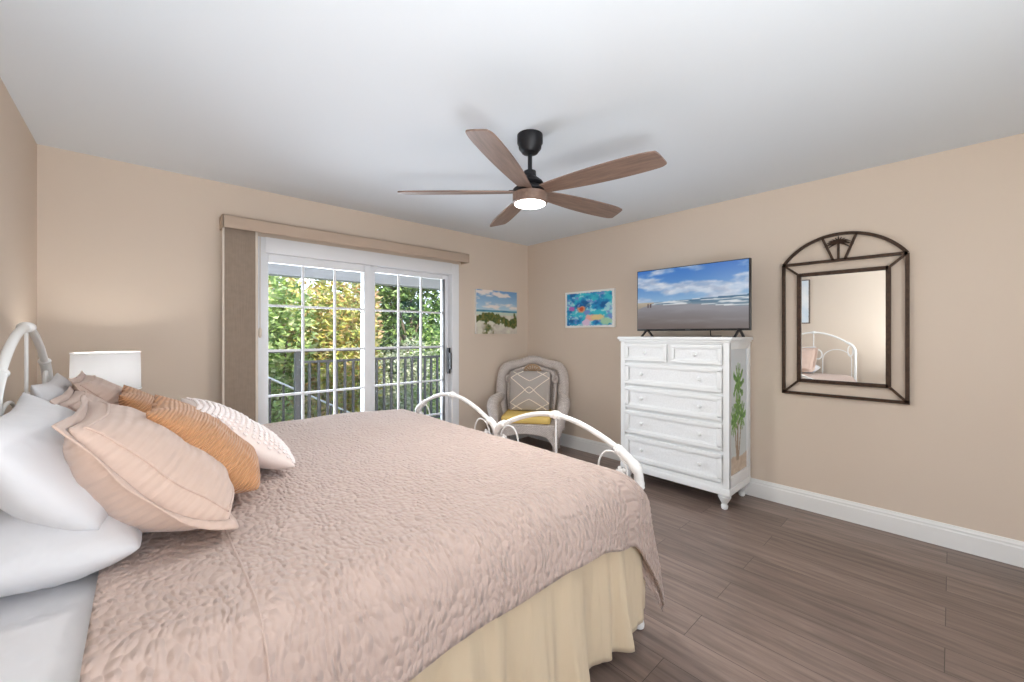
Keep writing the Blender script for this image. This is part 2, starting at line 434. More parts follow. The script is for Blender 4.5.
MB().box(2.876, 2.89, .05, .075, .12, 1.905, .002).build('jamb_shadow_strip', 'iron_grey', door)  # dark strip standing for the shadow along the door jamb

# vertical blind with valance ---------------------------------------------------
vb = thing('vertical_blind', 'taupe vertical blind stacked open at left of the sliding door, under a tan valance', 'blind', (.9, -.06, 2.08))
v = MB().box(-.015, 2.175, -.085, -.075, -.0, .092, .003).box(-.015, -.005, -.085, .058, 0, .092, .002).box(2.165, 2.175, -.085, .058, 0, .092, .002).box(-.015, 2.175, -.085, .058, .084, .092, .002)
v.build('valance', 'valance', vb)
MB().box(0, 2.16, -.02, .02, .03, .075).build('head_rail', 'blind_edge', vb)
for k in range(4):
    MB().box(.0+k*.006, .197+k*.002, -.045+k*.018, -.043+k*.018, -2.04, .03).build('vane', 'blind_fabric', vb, 0)
MB().box(.195, .212, -.05, -.046, -2.04, .03, .001).build('lead_vane', 'blind_edge', vb, 0)
MB().box(-.012, .002, -.05, -.044, -2.04, .03, .001).build('edge_vane', 'blind_edge', vb, 0)
MB().tube([(.225, -.05, .03), (.225, -.05, -.72)], .0025, 6).lathe([(.003, -.72), (.012, -.735), (.012, -.785), (.004, -.80)], (.225, -.05, 0), 12).build('wand', 'blind_edge', vb)

# ------------------------------------------------------------------ outdoors
struct('trim_1', MB().box(-2.5, 9, T, 1.62, -.16, -.04), 'deck', 0)                  # porch deck
sf = MB().box(-2.5, 9, T, 1.75, 2.36, 2.44).box(-2.5, 9, 1.52, 1.70, 1.99, 2.36)
struct('trim_2', sf, 'soffit_paint', 0)                                            # porch soffit and beam
struct('trim_3', MB().box(-T-3, -T, T, T+.02, -.1, 2.44), 'soffit_paint', 0)
struct('floor_garden', MB().box(-14, 30, -12, 40, -2.6, -2.5), 'garden_ground', 0)

RY = 1.55
rail = thing('porch_railing', 'dark grey metal porch railing with square balusters outside the sliding door', 'railing', (1.9, RY, -.04))
MB().box(-3.2, 4.6, -.03, .03, 1.135, 1.165, .004).build('top_rail', 'iron_grey', rail)
MB().box(-.05, 4.6, -.012, .012, 1.0, 1.03, .002).build('mid_rail', 'iron_grey', rail)
MB().box(0, 4.6, -.012, .012, .09, .12, .002).build('bottom_rail', 'iron_grey', rail)
MB().box(-.115, -.04, -.035, .035, 0, 1.155, .004).build('post', 'iron_grey', rail)
MB().box(2.18, 2.23, -.03, .03, 0, 1.135, .004).build('post', 'iron_grey', rail)
MB().box(4.55, 4.6, -.03, .03, 0, 1.135, .004).build('post', 'iron_grey', rail)
for k in range(42):
    x = .049+k*.105
    if abs(x-2.2) < .05 or x > 4.5: continue
    MB().box(x-.014, x+.014, -.014, .014, .10, 1.01).build('baluster', 'iron_grey', rail, 0)
st = thing('stair_railing', 'pale grey stair handrail sloping down to the garden beyond the porch post', 'railing', (1.0, 2.1, -.04))
MB().tube([(0, 0, 1.16), (2.6, .9, -.3)], .015, 8).build('handrail', 'trim_white', st)
for k in range(16):
    t = k/15; x, y, z = 2.6*t, .9*t, 1.16-1.46*t
    MB().box(x-.012, x+.012, y-.012, y+.012, z-1.0, z).build('baluster', 'iron_grey', st, 0)
MB().tube([(0, 0, .2), (2.6, .9, -1.26)], .016, 6).build('lower_rail', 'iron_grey', st)

def foliage(name, label, loc, crown, n, lm, leaf=(.11, .045), trunk=.05, cat='tree', seed=1, zspan=None, group=None):
    rnd = random.Random(seed); n = int(n*1.8); leaf = (leaf[0]*.72, leaf[1]*.72)
    rt = thing(name, label, cat, (loc[0], loc[1], -2.5), 0, group)
    rx, ry, z0, z1 = crown
    cx = [(rnd.uniform(-.6, .6)*rx, rnd.uniform(-.6, .6)*ry, z0+2.5+rnd.uniform(.15, .9)*(z1-z0), rnd.uniform(.26, .5)) for _ in range(24)]
    bm = bmesh.new()
    for i in range(n):
        c = rnd.choice(cx)
        d = Vector((rnd.gauss(0, 1), rnd.gauss(0, 1), rnd.gauss(0, 1))).normalized()
        p = Vector((c[0]+d.x*rx*c[3], c[1]+d.y*ry*c[3], c[2]+d.z*(z1-z0)*.35*c[3]*1.3))
        a = Vector((d.x+rnd.gauss(0, .6), d.y+rnd.gauss(0, .6), -.25+rnd.gauss(0, .5))).normalized()
        b = a.cross(Vector((rnd.gauss(0, 1), rnd.gauss(0, 1), 1.2))).normalized(); u = a.cross(b).normalized()
        l = leaf[0]*rnd.uniform(.7, 1.4); h = leaf[1]*rnd.uniform(.7, 1.3)
        A = bm.verts.new(p); B = bm.verts.new(p+a*l*.5+b*h+u*h*.3); C = bm.verts.new(p+a*l-u*l*.15); D = bm.verts.new(p+a*l*.5-b*h+u*h*.3); 
        bm.faces.new((A, B, C)); bm.faces.new((A, C, D))
    me = bpy.data.meshes.new('leaves'); bm.to_mesh(me); bm.free(); me.materials.append(MATS[lm])
    o = bpy.data.objects.new('leaves', me); col.objects.link(o); o.parent = rt
    m = MB()
    top = z0+2.5+(z1-z0)*.5
    m.tube(spline([(0, 0, 0), (.1, .05, top*.5), (0, 0, top)], 6), [trunk*(1-.5*i/12) for i in range(13)], 8)
    for c in cx[:9]:
        m.tube(spline([(0, 0, max(.1, z0+2.3)), (c[0]*.5, c[1]*.5, (c[2]+z0+2.3)/2+.1), (c[0], c[1], c[2])], 4), [trunk*.5*(1-.7*i/8) for i in range(9)], 6)
    m.build('trunk', 'bark', rt)
    return rt
TREES = [
 ('leafy_tree', 'bright green broad-leaved tree at left behind the porch post', (2.0, 4.0), (.9, .9, -1.6, 2.3), 3600, 'leaf_green', (.16, .05)),
 ('croton_shrub', 'yellow and orange leaved croton shrub behind the middle of the left door panel', (3.0, 3.9), (.8, .7, -2.0, 2.3), 3400, 'leaf_yellow', (.17, .045)),
 ('croton_shrub', 'reddish tall croton shrub left of the meeting door stiles', (3.6, 4.7), (.8, .7, -2.0, 2.4), 3000, 'leaf_croton', (.17, .045)),
 ('leafy_tree', 'dark green tree with long branches seen through the top of the right door panel', (5.7, 6.0), (1.6, 1.0, .9, 3.6), 2600, 'leaf_dark', (.22, .07)),
 ('garden_shrub', 'grey green dense shrub behind the right door panel', (4.5, 4.4), (1.1, .8, -2.2, 1.15), 4200, 'leaf_grey', (.12, .035)),
 ('garden_shrub', 'bright green garden shrub at the far right of the door view', (6.2, 5.0), (1.2, .9, -2.2, 1.3), 3800, 'leaf_green', (.13, .04)),
 ('leafy_tree', 'tall yellow green tree farther back behind the croton shrubs', (3.4, 7.6), (2.2, 1.4, -1.6, 3.3), 4600, 'leaf_yellow', (.24, .08)),
 ('leafy_tree', 'tall dark green tree farthest back behind the grey green shrub', (7.2, 9.2), (3.0, 1.5, -2.2, 2.4), 5200, 'leaf_dark', (.26, .09)),
 ('garden_shrub', 'low lime green shrub right beside the stair handrail', (1.6, 3.1), (.6, .5, -2.3, .55), 2000, 'leaf_green', (.12, .035)),
 ('leafy_tree', 'wide mid green tree at the left edge, behind the bright green one', (1.0, 8.0), (2.2, 1.5, -2.0, 2.6), 4200, 'leaf_green', (.26, .09)),
]
for i, (nm, lb, loc, crown, n, lm, leaf) in enumerate(TREES):
    foliage(nm, lb, loc, crown, n, lm, leaf, seed=i+3, cat='tree' if 'tree' in nm else 'shrub', trunk=.07 if 'tree' in nm else .04)
hedge = MB()
hedge.grid(60, 20, lambda u, v: Vector((-12+40*u, 13.5+fbm(u*20, v*6)*.8, -2.5+4.2*v+(fbm(u*30, 3)*.7 if v > .8 else 0))))
tag(hedge.build('distant_hedge', 'leaf_dark', None, 180), 'dark green distant hedge line closing the garden', 'hedge')

# ------------------------------------------------------------------ bed
BY0, BY1, BX1 = -2.735, -.775, 2.093            # near post, far post, footboard plane
BM = (BY0+BY1)/2
bed = thing('iron_bed', 'white iron king bed with double arched headboard and footboard, cast knuckles and scrolls', 'bed', (0, 0, 0))
def arch_pts(x, yc, half, ztop, zend, flat=2.0, n=24):
    return [(x, yc+half*math.sin(a), zend+(ztop-zend)*max(0, math.cos(a))**(1.0/flat*1.6)) for a in [(-PI/2)+PI*k/n for k in range(n+1)]]
def knuckle(mb, c, r=.03, rod=None):
    mb.ball(c, r, (1, 1.15, .8), 12, 8)
    for dy in (-1, 1):
        mb.ball((c[0], c[1]+dy*r*.95, c[2]-r*.12), r*.66, (1, .8, 1), 10, 6)
    mb.ball((c[0]-r*.5, c[1], c[2]), r*.5, (1, 1, 1), 8, 6)
def ring(mb, c, ry, rz, r, a0=0, a1=2*PI, n=20):
    full = abs(a1-a0-2*PI) < 1e-4
    pts = [(c[0], c[1]+ry*math.cos(a0+(a1-a0)*k/n), c[2]+rz*math.sin(a0+(a1-a0)*k/n)) for k in range(n if full else n+1)]
    mb.tube(pts, r, 8, closed=full)
# footboard
fx = BX1
q1, q2 = (BY0+BM)/2, (BY1+BM)/2
for y in (BY0, BM, BY1):
    m = MB()
    if y == BM: m.tube([(fx, y, .10), (fx, y, .70)], .014, 12)
    else: m.tube([(fx, y, .035), (fx, y, .66)], .0175, 14).lathe([(.012, .0), (.022, .006), (.024, .02), (.018, .04)], (fx, y, 0), 16)
    m.build('footboard_post', 'bed_white', bed)
for yc, s0, s1 in ((q1, 'post', 'mid'), (q2, 'mid', 'post')):
    h = (BM-BY0)/2
    pr = [(-1, .66), (-.985, .695), (-.93, .732), (-.80, .772), (-.56, .822), (-.28, .862), (0, .876), (.28, .862), (.56, .822), (.80, .772), (.93, .732), (.985, .70), (1, .68)]
    MB().tube(spline([(fx, yc+a*h, z) for a, z in pr], 6), .0138, 12).build('footboard_arch', 'bed_white', bed)
    m = MB(); knuckle(m, (fx, yc, .877), .029); m.build('arch_knuckle', 'bed_white', bed)
    MB().tube([(fx, yc, .86), (fx, yc, .36)], .005, 8).build('spindle', 'bed_white', bed)
    for sg in (-1, 1):
        m = MB(); e = yc+sg*h
        if (sg < 0 and s0 == 'post') or (sg > 0 and s1 == 'post'):     # sleeve elbow over the post top
            m.tube(spline([(fx, e, .625), (fx, e, .665), (fx, e-sg*.008, .697), (fx, e-sg*.037, .729), (fx, e-sg*.09, .765), (fx, e-sg*.12, .782)], 5), [.024]*4+[.021]*6+[.026]*5+[.022]*6+[.022, .024, .019, .02, .017], 12)
            m.ball((fx, e, .628), .026, (1, 1, .4)); m.ball((fx, e-sg*.10, .768), .026, (1, .8, .8))
        else:
            m.tube(spline([(fx, e, .70), (fx, e-sg*.03, .742), (fx, e-sg*.075, .765)], 5), .021, 12)
            m.ball((fx, e-sg*.065, .757), .025, (1, .8, .8))
        m.build('arch_elbow', 'bed_white', bed)
        # scroll loop hanging inside the arch end
        m = MB(); c = yc+sg*(h-.135)
        m.tube(spline([(fx-.012, c-sg*.075, .60), (fx-.012, c-sg*.07, .70), (fx-.012, c-sg*.03, .755), (fx-.012, c+sg*.03, .755), (fx-.012, c+sg*.075, .705), (fx-.012, c+sg*.082, .645), (fx-.012, c+sg*.05, .60)], 8), .0048, 8)
        m.build('scroll', 'bed_white', bed)
        m = MB(); m.ball((fx-.012, c+sg*.05, .675), .017, (.7, 1, 1)); 
        for k in range(5):
            a = k*2*PI/5; m.ball((fx-.012, c+sg*.05+.018*math.cos(a), .675+.018*math.sin(a)), .011, (.6, 1, 1), 8, 6)
        m.build('rosette', 'bed_white', bed)
MB().tube([(fx, BY0, .36), (fx, BY1, .36)], .011, 10).build('footboard_rail', 'bed_white', bed)
# headboard
hx = .13
for y in (BY0, BM, BY1):
    MB().tube([(hx, y, .02), (hx, y, 1.08 if y != BM else 1.0)], .0175 if y != BM else .013, 14).lathe([(.012, .0), (.022, .006), (.024, .02), (.018, .04)], (hx, y, 0 if y != BM else .0), 16).build('headboard_post', 'bed_white', bed)
HZ = 1.335
for yc, p0, p1 in ((q1, 1, 0), (q2, 0, 1)):
    h = (BM-BY0)/2
    pr = [(-1, 1.0), (-.99, 1.07), (-.94, 1.13), (-.80, 1.19), (-.56, 1.262), (-.28, 1.315), (0, HZ), (.28, 1.315), (.56, 1.262), (.80, 1.19), (.94, 1.13), (.99, 1.07), (1, 1.0)]
    MB().tube(spline([(hx, yc+a*h, z) for a, z in pr], 6), .0135, 12).build('headboard_arch', 'bed_white', bed)
    m = MB(); knuckle(m, (hx, yc, HZ), .027); m.build('arch_knuckle', 'bed_white', bed)
    MB().tube([(hx, yc, HZ-.01), (hx, yc, .55)], .0055, 8).build('spindle', 'bed_white', bed)
    for sg in (-1, 1):
        e = yc+sg*h
        m = MB(); m.tube(spline([(hx, e, 1.03), (hx, e-sg*.004, 1.08), (hx, e-sg*.03, 1.135), (hx, e-sg*.08, 1.18)], 5), .0185, 12)
        m.ball((hx, e-sg*.09, 1.185), .022, (1, .8, .8)); m.ball((hx, e, 1.03), .023, (1, 1, .45))
        m.build('arch_elbow', 'bed_white', bed)
        m = MB(); ring(m, (hx, e-sg*.055, 1.06), .030, .075, .008); m.build('oval_loop', 'bed_white', bed)
        m = MB(); ring(m, (hx, yc+sg*.052, 1.0), .05, .07, .010); m.ball((hx, yc+sg*.012, .965), .02, (1, 1, 1)); m.build('ring_casting', 'bed_white', bed)
        m = MB(); ring(m, (hx-.002, yc+sg*.28, .93), .17, .15, .006, 0, PI, 16)
        m.tube([(hx-.002, yc+sg*.11, .93), (hx-.002, yc+sg*.11, .6)], .006, 8).tube([(hx-.002, yc+sg*.45, .93), (hx-.002, yc+sg*.45, .6)], .006, 8)
        m.build('scroll', 'bed_white', bed)
MB().tube([(hx, BY0, .6), (hx, BY1, .6)], .011, 10).build('headboard_rail', 'bed_white', bed)
MB().box(hx, fx-.02, BY0+.005, BY0+.04, .27, .31).build('side_rail', 'bed_white', bed)
MB().box(hx, fx-.02, BY1-.04, BY1-.005, .27, .31).build('side_rail', 'bed_white', bed)
MB().box(hx+.03, fx-.03, BY0+.04, BY1-.04, .28, .30).build('bed_slats', 'nightstand_white', bed)

# mattress with its white fitted sheet
def rounded_box(x0, x1, y0, y1, z0, z1, b): return MB().box(x0, x1, y0, y1, z0, z1, b)
mt = thing('mattress', 'thick white-sheeted mattress under the pink quilt', 'mattress', (1.1, BM, .301))
MB().box(-.94, .945, -.955, .955, 0, .385, .06).build('mattress_body', 'sheet_white', mt, 60)
def sheet_f(u, v):
    x = -.945+.36*u; y = -.985+1.97*v
    d = abs(y)-.90
    z = .395+.004*fbm(x*6, y*6)
    if d > 0: z -= d*d*4+.0
    return Vector((x, y, z))
# fitted sheet as a soft cover reaching down the sides at the head end
def drape_sheet(u, v):
    prof = [(-.975, .05), (-.975, .2), (-.972, .33), (-.955, .375), (-.92, .396), (-.5, .402), (0, .404), (.5, .402), (.92, .396), (.955, .375), (.972, .33), (.975, .2), (.975, .05)]
    k = v*(len(prof)-1); i = min(int(k), len(prof)-2); t = k-i
    y = prof[i][0]+(prof[i+1][0]-prof[i][0])*t; z = prof[i][1]+(prof[i+1][1]-prof[i][1])*t
    x = -.93+.5*u
    n = fbm(x*5, y*5, 2)*.006
    return Vector((x, y+(n if abs(y) > .95 else 0), z+(n if abs(y) < .95 else 0)))
m = MB(); m.grid(40, 110, drape_sheet); m.build('fitted_sheet', 'sheet_white', mt, 180)

# bed skirt
def skirt_ruffle(path, z1, z0f, amp):
    """path(t)->(x,y,nx,ny)"""
    m = MB(); n = 520
    def f(u, v):
        x, y, nx, ny = path(u)
        s = u*420*.028
        g = math.sin(s*6.2+3.0*fbm(s*.5, 0, 3))*.5+.5*math.sin(s*2.6+3*fbm(s*.3, 5))
        g += .25*fbm(s*2, v*1.5, 8)
        k = (1-v)
        o = amp*(.22+.78*k)*g+.03*k
        z = z0f(u)+(z1-z0f(u))*v
        return Vector((x+nx*o, y+ny*o, z+.006*g*k))
    m.grid(n, 22, f); return m
skm = skirt_ruffle(lambda t: (.25+1.862*t, BY0-.030, 0, -1), .50, lambda t: .045+.02*math.sin(t*9)+(.04*sstep(.88, 1, t)), .044)
sk = thing('bed_skirt', 'cream gathered bed skirt hanging below the pink quilt', 'bed skirt', (0, 0, 0))
o = skm.build('side_panel', 'skirt', sk, 180); 
o = skirt_ruffle(lambda t: (.25+1.775*t, BY1+.012, 0, 1), .47, lambda t: .04, .02).build('side_panel', 'skirt', sk, 180)
for o in sk.children:
    s_ = o.modifiers.new('thick', 'SOLIDIFY'); s_.thickness = .002
MB().box(.2, BX1-.04, BY0+.005, BY1-.005, .3005, .3008).build('platform_cloth', 'skirt', sk, 0)
o = skirt_ruffle(lambda t: (BX1-.047, BY0+.03+1.88*t, 1, 0), .30, lambda t: .06, .004).build('end_panel', 'skirt', sk, 180)

# quilt
QR = .15
QX0, QXE, QYN, QYF = .380, 1.912, BY0+.10, BY1-.05
Lx, Ly = QXE-QX0, QYF-QYN
def quilt_z(x, y):
    return .722+.018*sstep(-1.9, -.9, y)*sstep(2.05, 1.5, x)+.007*fbm(x*1.6, y*1.6, 5)+.003*fbm(x*5, y*5, 9)
def quilt_f(du, dv, x, y, far):
    d = du+dv
    zt = quilt_z(x, y)
    if d <= 1e-9: return Vector((x, y, zt))
    if d < QR*PI/2: out = QR*math.sin(d/QR); dn = QR*(1-math.cos(d/QR))
    else: out = QR; dn = QR+(d-QR*PI/2)
    r = dv/d
    if du > 0 and dv > 0:
        kx = min(1, (1-r)*2)**.5; ky = min(1, r*2)**.6
    else: kx, ky = (1 if du > 0 else 0), (1 if dv > 0 else 0)
    hang = max(0, dn-.08)
    ox = out*kx*.93; oy = out*ky
    if not far:
        oy += ky*(hang*.09+hang*(.05*math.sin(x*9)+.05*fbm(x*4, 0, 4)))
        if du > 0 and dv > 0:
            c = sstep(.25, .5, r)*min(1, du/.25)
            ox += c*hang*.16; oy += c*.02
        ox += ky*hang*.05*sstep(1.6, 2, x)
    sg = 1 if far else -1
    return Vector((x+ox, y+sg*oy, zt-dn))
nx, ny = 150, 190
foot_drop, far_drop = .38, .47
def hem(u):    # near side drop along the bed
    return .315-.01*sstep(.1, .5, u)+.06*sstep(.86, 1, u)+.006*math.sin(u*23)
m = MB(); bm = m.bm
uvl = None
V = []; UV = {}
tot_u = Lx+foot_drop
for i in range(nx):
    a = tot_u*i/(nx-1); x = QX0+min(a, Lx); du = max(0, a-Lx)
    row = []
    nd = hem(min(1, a/Lx))
    tot_v = nd+Ly+far_drop
    for j in range(ny):
        b = tot_v*j/(ny-1)
        if b < nd: y = QYN; dv = nd-b; far = False
        elif b <= nd+Ly: y = QYN+(b-nd); dv = 0; far = False
        else: y = QYF; dv = b-nd-Ly; far = True
        vtx = bm.verts.new(quilt_f(du, dv, x, y, far)); row.append(vtx); UV[vtx] = (a, b-nd)
    V.append(row)
uvl = bm.loops.layers.uv.new('UVMap')
for i in range(nx-1):
    for j in range(ny-1):
        f = bm.faces.new((V[i][j], V[i+1][j], V[i+1][j+1], V[i][j+1]))
        for l in f.loops: l[uvl].uv = UV[l.vert]
quilt = m.build('quilt', 'quilt_pink', None, 180)
tag(quilt, 'blush pink quilted bedspread spread over the white iron bed', 'quilt')
s_ = quilt.modifiers.new('thick', 'SOLIDIFY'); s_.thickness = .012; s_.offset = 1
def on_quilt(x, k):      # points across the bed at x, from near hem to far side
    b = .30+Ly+.2; t = b*k
    if t < .30: p = quilt_f(0, .30-t, x, QYN, False)
    elif t < .30+Ly: p = quilt_f(0, 0, x, QYN+t-.30, False)
    else: p = quilt_f(0, t-.30-Ly, x, QYF, True)
    yy = -1 if t < .2 else (1 if t > .4+Ly else 0)
    return p+Vector((0, yy*.011, .012))
m = MB(); m.tube([on_quilt(.64, k/90) for k in range(91)], .003, 6)
m.build('stitched_seam', 'quilt_pink', quilt)

# ------------------------------------------------------------------ pillows
def pillow(name, label, cat, m_, w_, h_, t_, bottom, top, yc, yaw=0, roll=0, group=None, seed=0, pinch=.07, flange=0, sag=.0, n=44, extra=None, bend=0.0, off=0.0, rnd_=.07):
    """lies with its width along y; bottom/top = (x,z) of lower and upper edge in section"""
    bx, bz = bottom; tx, tz = top
    up = Vector((tx-bx, 0, tz-bz)).normalized(); wd = Vector((0, 1, 0)); nrm = wd.cross(up)  # faces +x/+z side
    if nrm.x < 0: nrm = -nrm
    Mx = Matrix((( -wd.x if 0 else wd.x, nrm.x, up.x), (wd.y, nrm.y, up.y), (wd.z, nrm.z, up.z))).to_4x4()
    loc = Vector(((bx+tx)/2, yc, (bz+tz)/2))
    Mw = Matrix.Translation(loc) @ Matrix.Rotation(yaw, 4, 'Z') @ Mx @ Matrix.Rotation(roll, 4, 'Y')
    mb = MB()
    def surf(sgn):
        def f(u, v):
            a, b = 2*u-1, 2*v-1
            a = math.copysign(abs(a)**.85, a); b = math.copysign(abs(b)**.85, b)
            X = w_/2*a*(1-pinch*(1-b*b)); Z = h_/2*b*(1-pinch*(1-a*a))
            q_ = 1-rnd_*(a*b)**4
            X *= q_; Z *= q_
            th = max(0, (1-abs(a)**2.6))**.62*max(0, (1-abs(b)**2.6))**.62
            th *= 1+sag*(-b)*.5
            wr = .05*fbm(a*1.8+seed, b*1.8, seed)+.03*fbm(a*5, b*5, seed+2)*(.4+abs(a))
            Y = sgn*t_/2*th*(1+wr*1.4)+bend*max(0, -b)**2-off*(1-b*b)
            # gathered wrinkles near corners
            Y += .004*math.sin(10*math.atan2(b, a)+seed)*abs(a*b)
            Z -= sag*.06*(1-a*a)*max(0, b)
            return Vector((X, Y, Z))
        return f
    mb.grid(n, n, surf(1)); mb.grid(n, n, surf(-1))
    bmesh.ops.remove_doubles(mb.bm, verts=mb.bm.verts, dist=.0008)
    o = mb.build(name, m_, None, 180)
    if flange:
        fb = MB(); fi = .045
        pts = []
        f1 = surf(1)
        e = .90
        seq = [(-e+2*e*k/20, -e) for k in range(20)]+[(e, -e+2*e*k/20) for k in range(20)]+[(e-2*e*k/20, e) for k in range(20)]+[(-e, e-2*e*k/20) for k in range(20)]
        for a, b in seq:
            pts.append(f1((math.copysign(abs(a)**(1/.85), a)+1)/2, (math.copysign(abs(b)**(1/.85), b)+1)/2)+Vector((0, .001, 0)))
        fb.tube(pts, .0035, 6, closed=True); fb.build('flange_seam', m_, o)
        fb = MB()
        def fl(u, v):
            a = 2*PI*u; ca, sa = math.cos(a), math.sin(a)
            k = 1/max(abs(ca), abs(sa)); a_, b_ = ca*k, sa*k
            X = w_/2*a_*(1-pinch*(1-b_*b_)); Z = h_/2*b_*(1-pinch*(1-a_*a_))
            q_ = 1-rnd_*(a_*b_)**4
            X *= q_; Z *= q_
            Z -= sag*.06*(1-a_*a_)*max(0, b_)
            g = 1+.05*v
            return Vector((X*g+a_*.014*v, .004*math.sin(a*9+seed)*v+bend*max(0, -b_)**2-off*(1-b_*b_), Z*g+b_*.014*v))
        fb.grid(160, 4, fl, closed_u=True)
        q = fb.build('flange', m_, o, 180); sm = q.modifiers.new('t', 'SOLIDIFY'); sm.thickness = .004
    if extra: extra(o, surf(1))
    o.matrix_world = Mw
    return tag(o, label, cat, group)

# white sleeping pillows against the headboard
pillow('pillow', 'flat white pillow at the near corner of the bed head, lowest of the white ones', 'pillow', 'pillow_white', .76, .42, .22, (.455, .775), (.06, .80), -1.96, seed=1, sag=.2, pinch=.05)
pillow('pillow', 'white pillow leaning on the headboard above the flat white one', 'pillow', 'pillow_white', .72, .38, .20, (.33, .865), (.20, 1.075), -1.94, seed=9, sag=.6, bend=.03, pinch=.04)
pillow('pillow', 'white pillow farthest from the camera, mostly behind the pink shams', 'pillow', 'pillow_white', .70, .50, .16, (.31, .775), (.20, 1.05), -1.16, seed=2, sag=.4, pinch=.04)
# pink quilted shams
pillow('pillow_sham', 'pink quilted pillow sham in front of the nearest white pillow', 'pillow', 'sham_pink', .60, .46, .25, (.545, .785), (.36, 1.045), -2.02, seed=3, flange=1, sag=.4, bend=.08, pinch=.045)
pillow('pillow_sham', 'pink quilted pillow sham in the middle, its top edge just above the nearest one', 'pillow', 'sham_pink', .52, .44, .15, (.46, .775), (.285, 1.04), -1.49, seed=4, flange=1, sag=.2, pinch=.04)
pillow('pillow_sham', 'pink quilted pillow sham at the far side, in front of the lamp', 'pillow', 'sham_pink', .52, .48, .20, (.46, .775), (.28, 1.06), -1.02, seed=5, flange=1, sag=.3, pinch=.04)
pillow('cushion', 'caramel corduroy cushion between the pink sham and the white textured cushion', 'cushion', 'corduroy', .46, .44, .20, (.712, .775), (.495, 1.06), -1.86, seed=6, sag=.5, yaw=R(-3), bend=.04, pinch=.05)
pillow('cushion', 'caramel corduroy cushion farther back, half hidden behind the nearer corduroy one', 'cushion', 'corduroy', .44, .44, .16, (.60, .77), (.42, 1.035), -1.27, seed=7, sag=.3)
mat('tuft', (238, 230, 228), .9)
mat('cream_cotton', (226, 212, 206), .88, bump=('noise', (120, 120, 120), .3, .003), sheen=.2)
def tufts(o, f):
    mb = MB(); rnd = random.Random(4)
    for i in range(17):
        for j in range(20):
            u = .06+.88*(i+.5*(j % 2))/17.5; v = .05+.9*j/19
            p = f(u, v); mb.ball(p+Vector((0, .001, 0)), .0125, (.95, .5, .75), 7, 5)
    mb.build('tufting', 'tuft', o)
pillow('cushion', 'white cushion with rows of raised tufting, front-most on the bed', 'cushion', 'cream_cotton', .46, .46, .15, (.875, .77), (.605, 1.015), -1.66, seed=8, sag=.3, bend=.03, extra=tufts)

# ------------------------------------------------------------------ nightstand and lamp
ns = thing('nightstand', 'white nightstand at the far side of the bed under the lit lamp', 'nightstand', (.30, -.42, 0))
MB().box(-.22, .22, -.22, .22, .14, .60, .004).build('body', 'nightstand_white', ns)
MB().box(-.24, .24, -.24, .24, .60, .625, .006).build('top', 'nightstand_white', ns)
for sx_ in (-.19, .19):
    for sy_ in (-.19, .19): MB().lathe([(.012, 0), (.02, .05), (.024, .14)], (sx_, sy_, 0), 14).build('leg', 'nightstand_white', ns)
for k in range(2):
    d = MB().box(.22, .236, -.19, .19, .17+k*.215, .37+k*.215, .004).build('drawer', 'nightstand_white', ns)
    MB().ball((.248, 0, .27+k*.215), .014).build('knob', 'brass', d)
lp = thing('table_lamp', 'lit table lamp with white drum shade on the nightstand by the window wall', 'lamp', (LAMP[0], LAMP[1], .625))
MB().lathe([(.075, 0), (.078, .012), (.03, .03), (.05, .10), (.062, .17), (.045, .25), (.016, .30), (.012, .34), (.012, .40)], (0, 0, 0), 28).build('lamp_base', 'nightstand_white', lp)
m = MB(); m.grid(48, 2, lambda u, v: Vector(((.146-.004*v)*math.cos(2*PI*u), (.146-.004*v)*math.sin(2*PI*u), .365+.215*v)), closed_u=True)
sh = m.build('lamp_shade', 'lamp_linen', lp, 180)
m = MB()
for z, r in ((.366, .146), (.579, .142)):
    m.tube([(r*math.cos(2*PI*k/48), r*math.sin(2*PI*k/48), z) for k in range(48)], .003, 6, closed=True)
m.build('shade_trim', 'shade', lp)
MB().ball((0, 0, .45), .03, (1, 1, 1.2)).build('light_bulb', emit_material('bulb', (1, .95, .88), 1.5) or 'bulb', lp)
add_light('table_lamp_light', 'POINT', (LAMP[0], LAMP[1], 1.10), (0, 0, 0), 7.0, (1, .95, .90), .04)

# ------------------------------------------------------------------ ceiling fan
fan = thing('ceiling_fan', 'five-blade brown ceiling fan with black downrod and round light', 'ceiling fan', (FAN[0], FAN[1], CEIL))
MB().lathe([(.073, 0), (.073, -.045), (.066, -.055), (.064, -.075), (.045, -.10), (.018, -.108)], (0, 0, 0), 36).build('canopy', 'fan_black', fan)
MB().tube([(0, 0, -.10), (0, 0, -.215)], .0125, 14).build('downrod', 'fan_black', fan)
MB().lathe([(.016, -.20), (.034, -.205), (.036, -.235), (.042, -.24), (.070, -.262), (.078, -.275), (.060, -.29)], (0, 0, 0), 36).build('motor_cap', 'fan_black', fan)
MB().lathe([(.05, -.285), (.085, -.300), (.097, -.31), (.099, -.326), (.05, -.332)], (0, 0, 0), 36).build('motor', 'fan_black', fan)
MB().lathe([(.09, -.331), (.099, -.334), (.099, -.384), (.094, -.390), (.088, -.390)], (0, 0, 0), 40).build('light_housing', 'blade_wood', fan)
MB().lathe([(.088, -.385), (.087, -.394), (.070, -.400), (.03, -.403), (.0005, -.404)], (0, 0, 0), 40).build('light_lens', 'fan_lens', fan)
def blade_mb():
    m = MB()
    out = [(.06, -.036), (.16, -.052), (.30, -.066), (.45, -.074), (.60, -.074), (.668, -.066), (.69, -.052), (.705, .03), (.70, .048), (.66, .062), (.52, .068), (.35, .064), (.20, .050), (.06, .034)]
    out = [(.06+(a-.06)*1.06, b) for a, b in out]
    pts = [(p.x, p.y) for p in spline([(a, b, 0) for a, b in out], 5)]
    m.prism(pts, -.004, .004, 'z'); return m
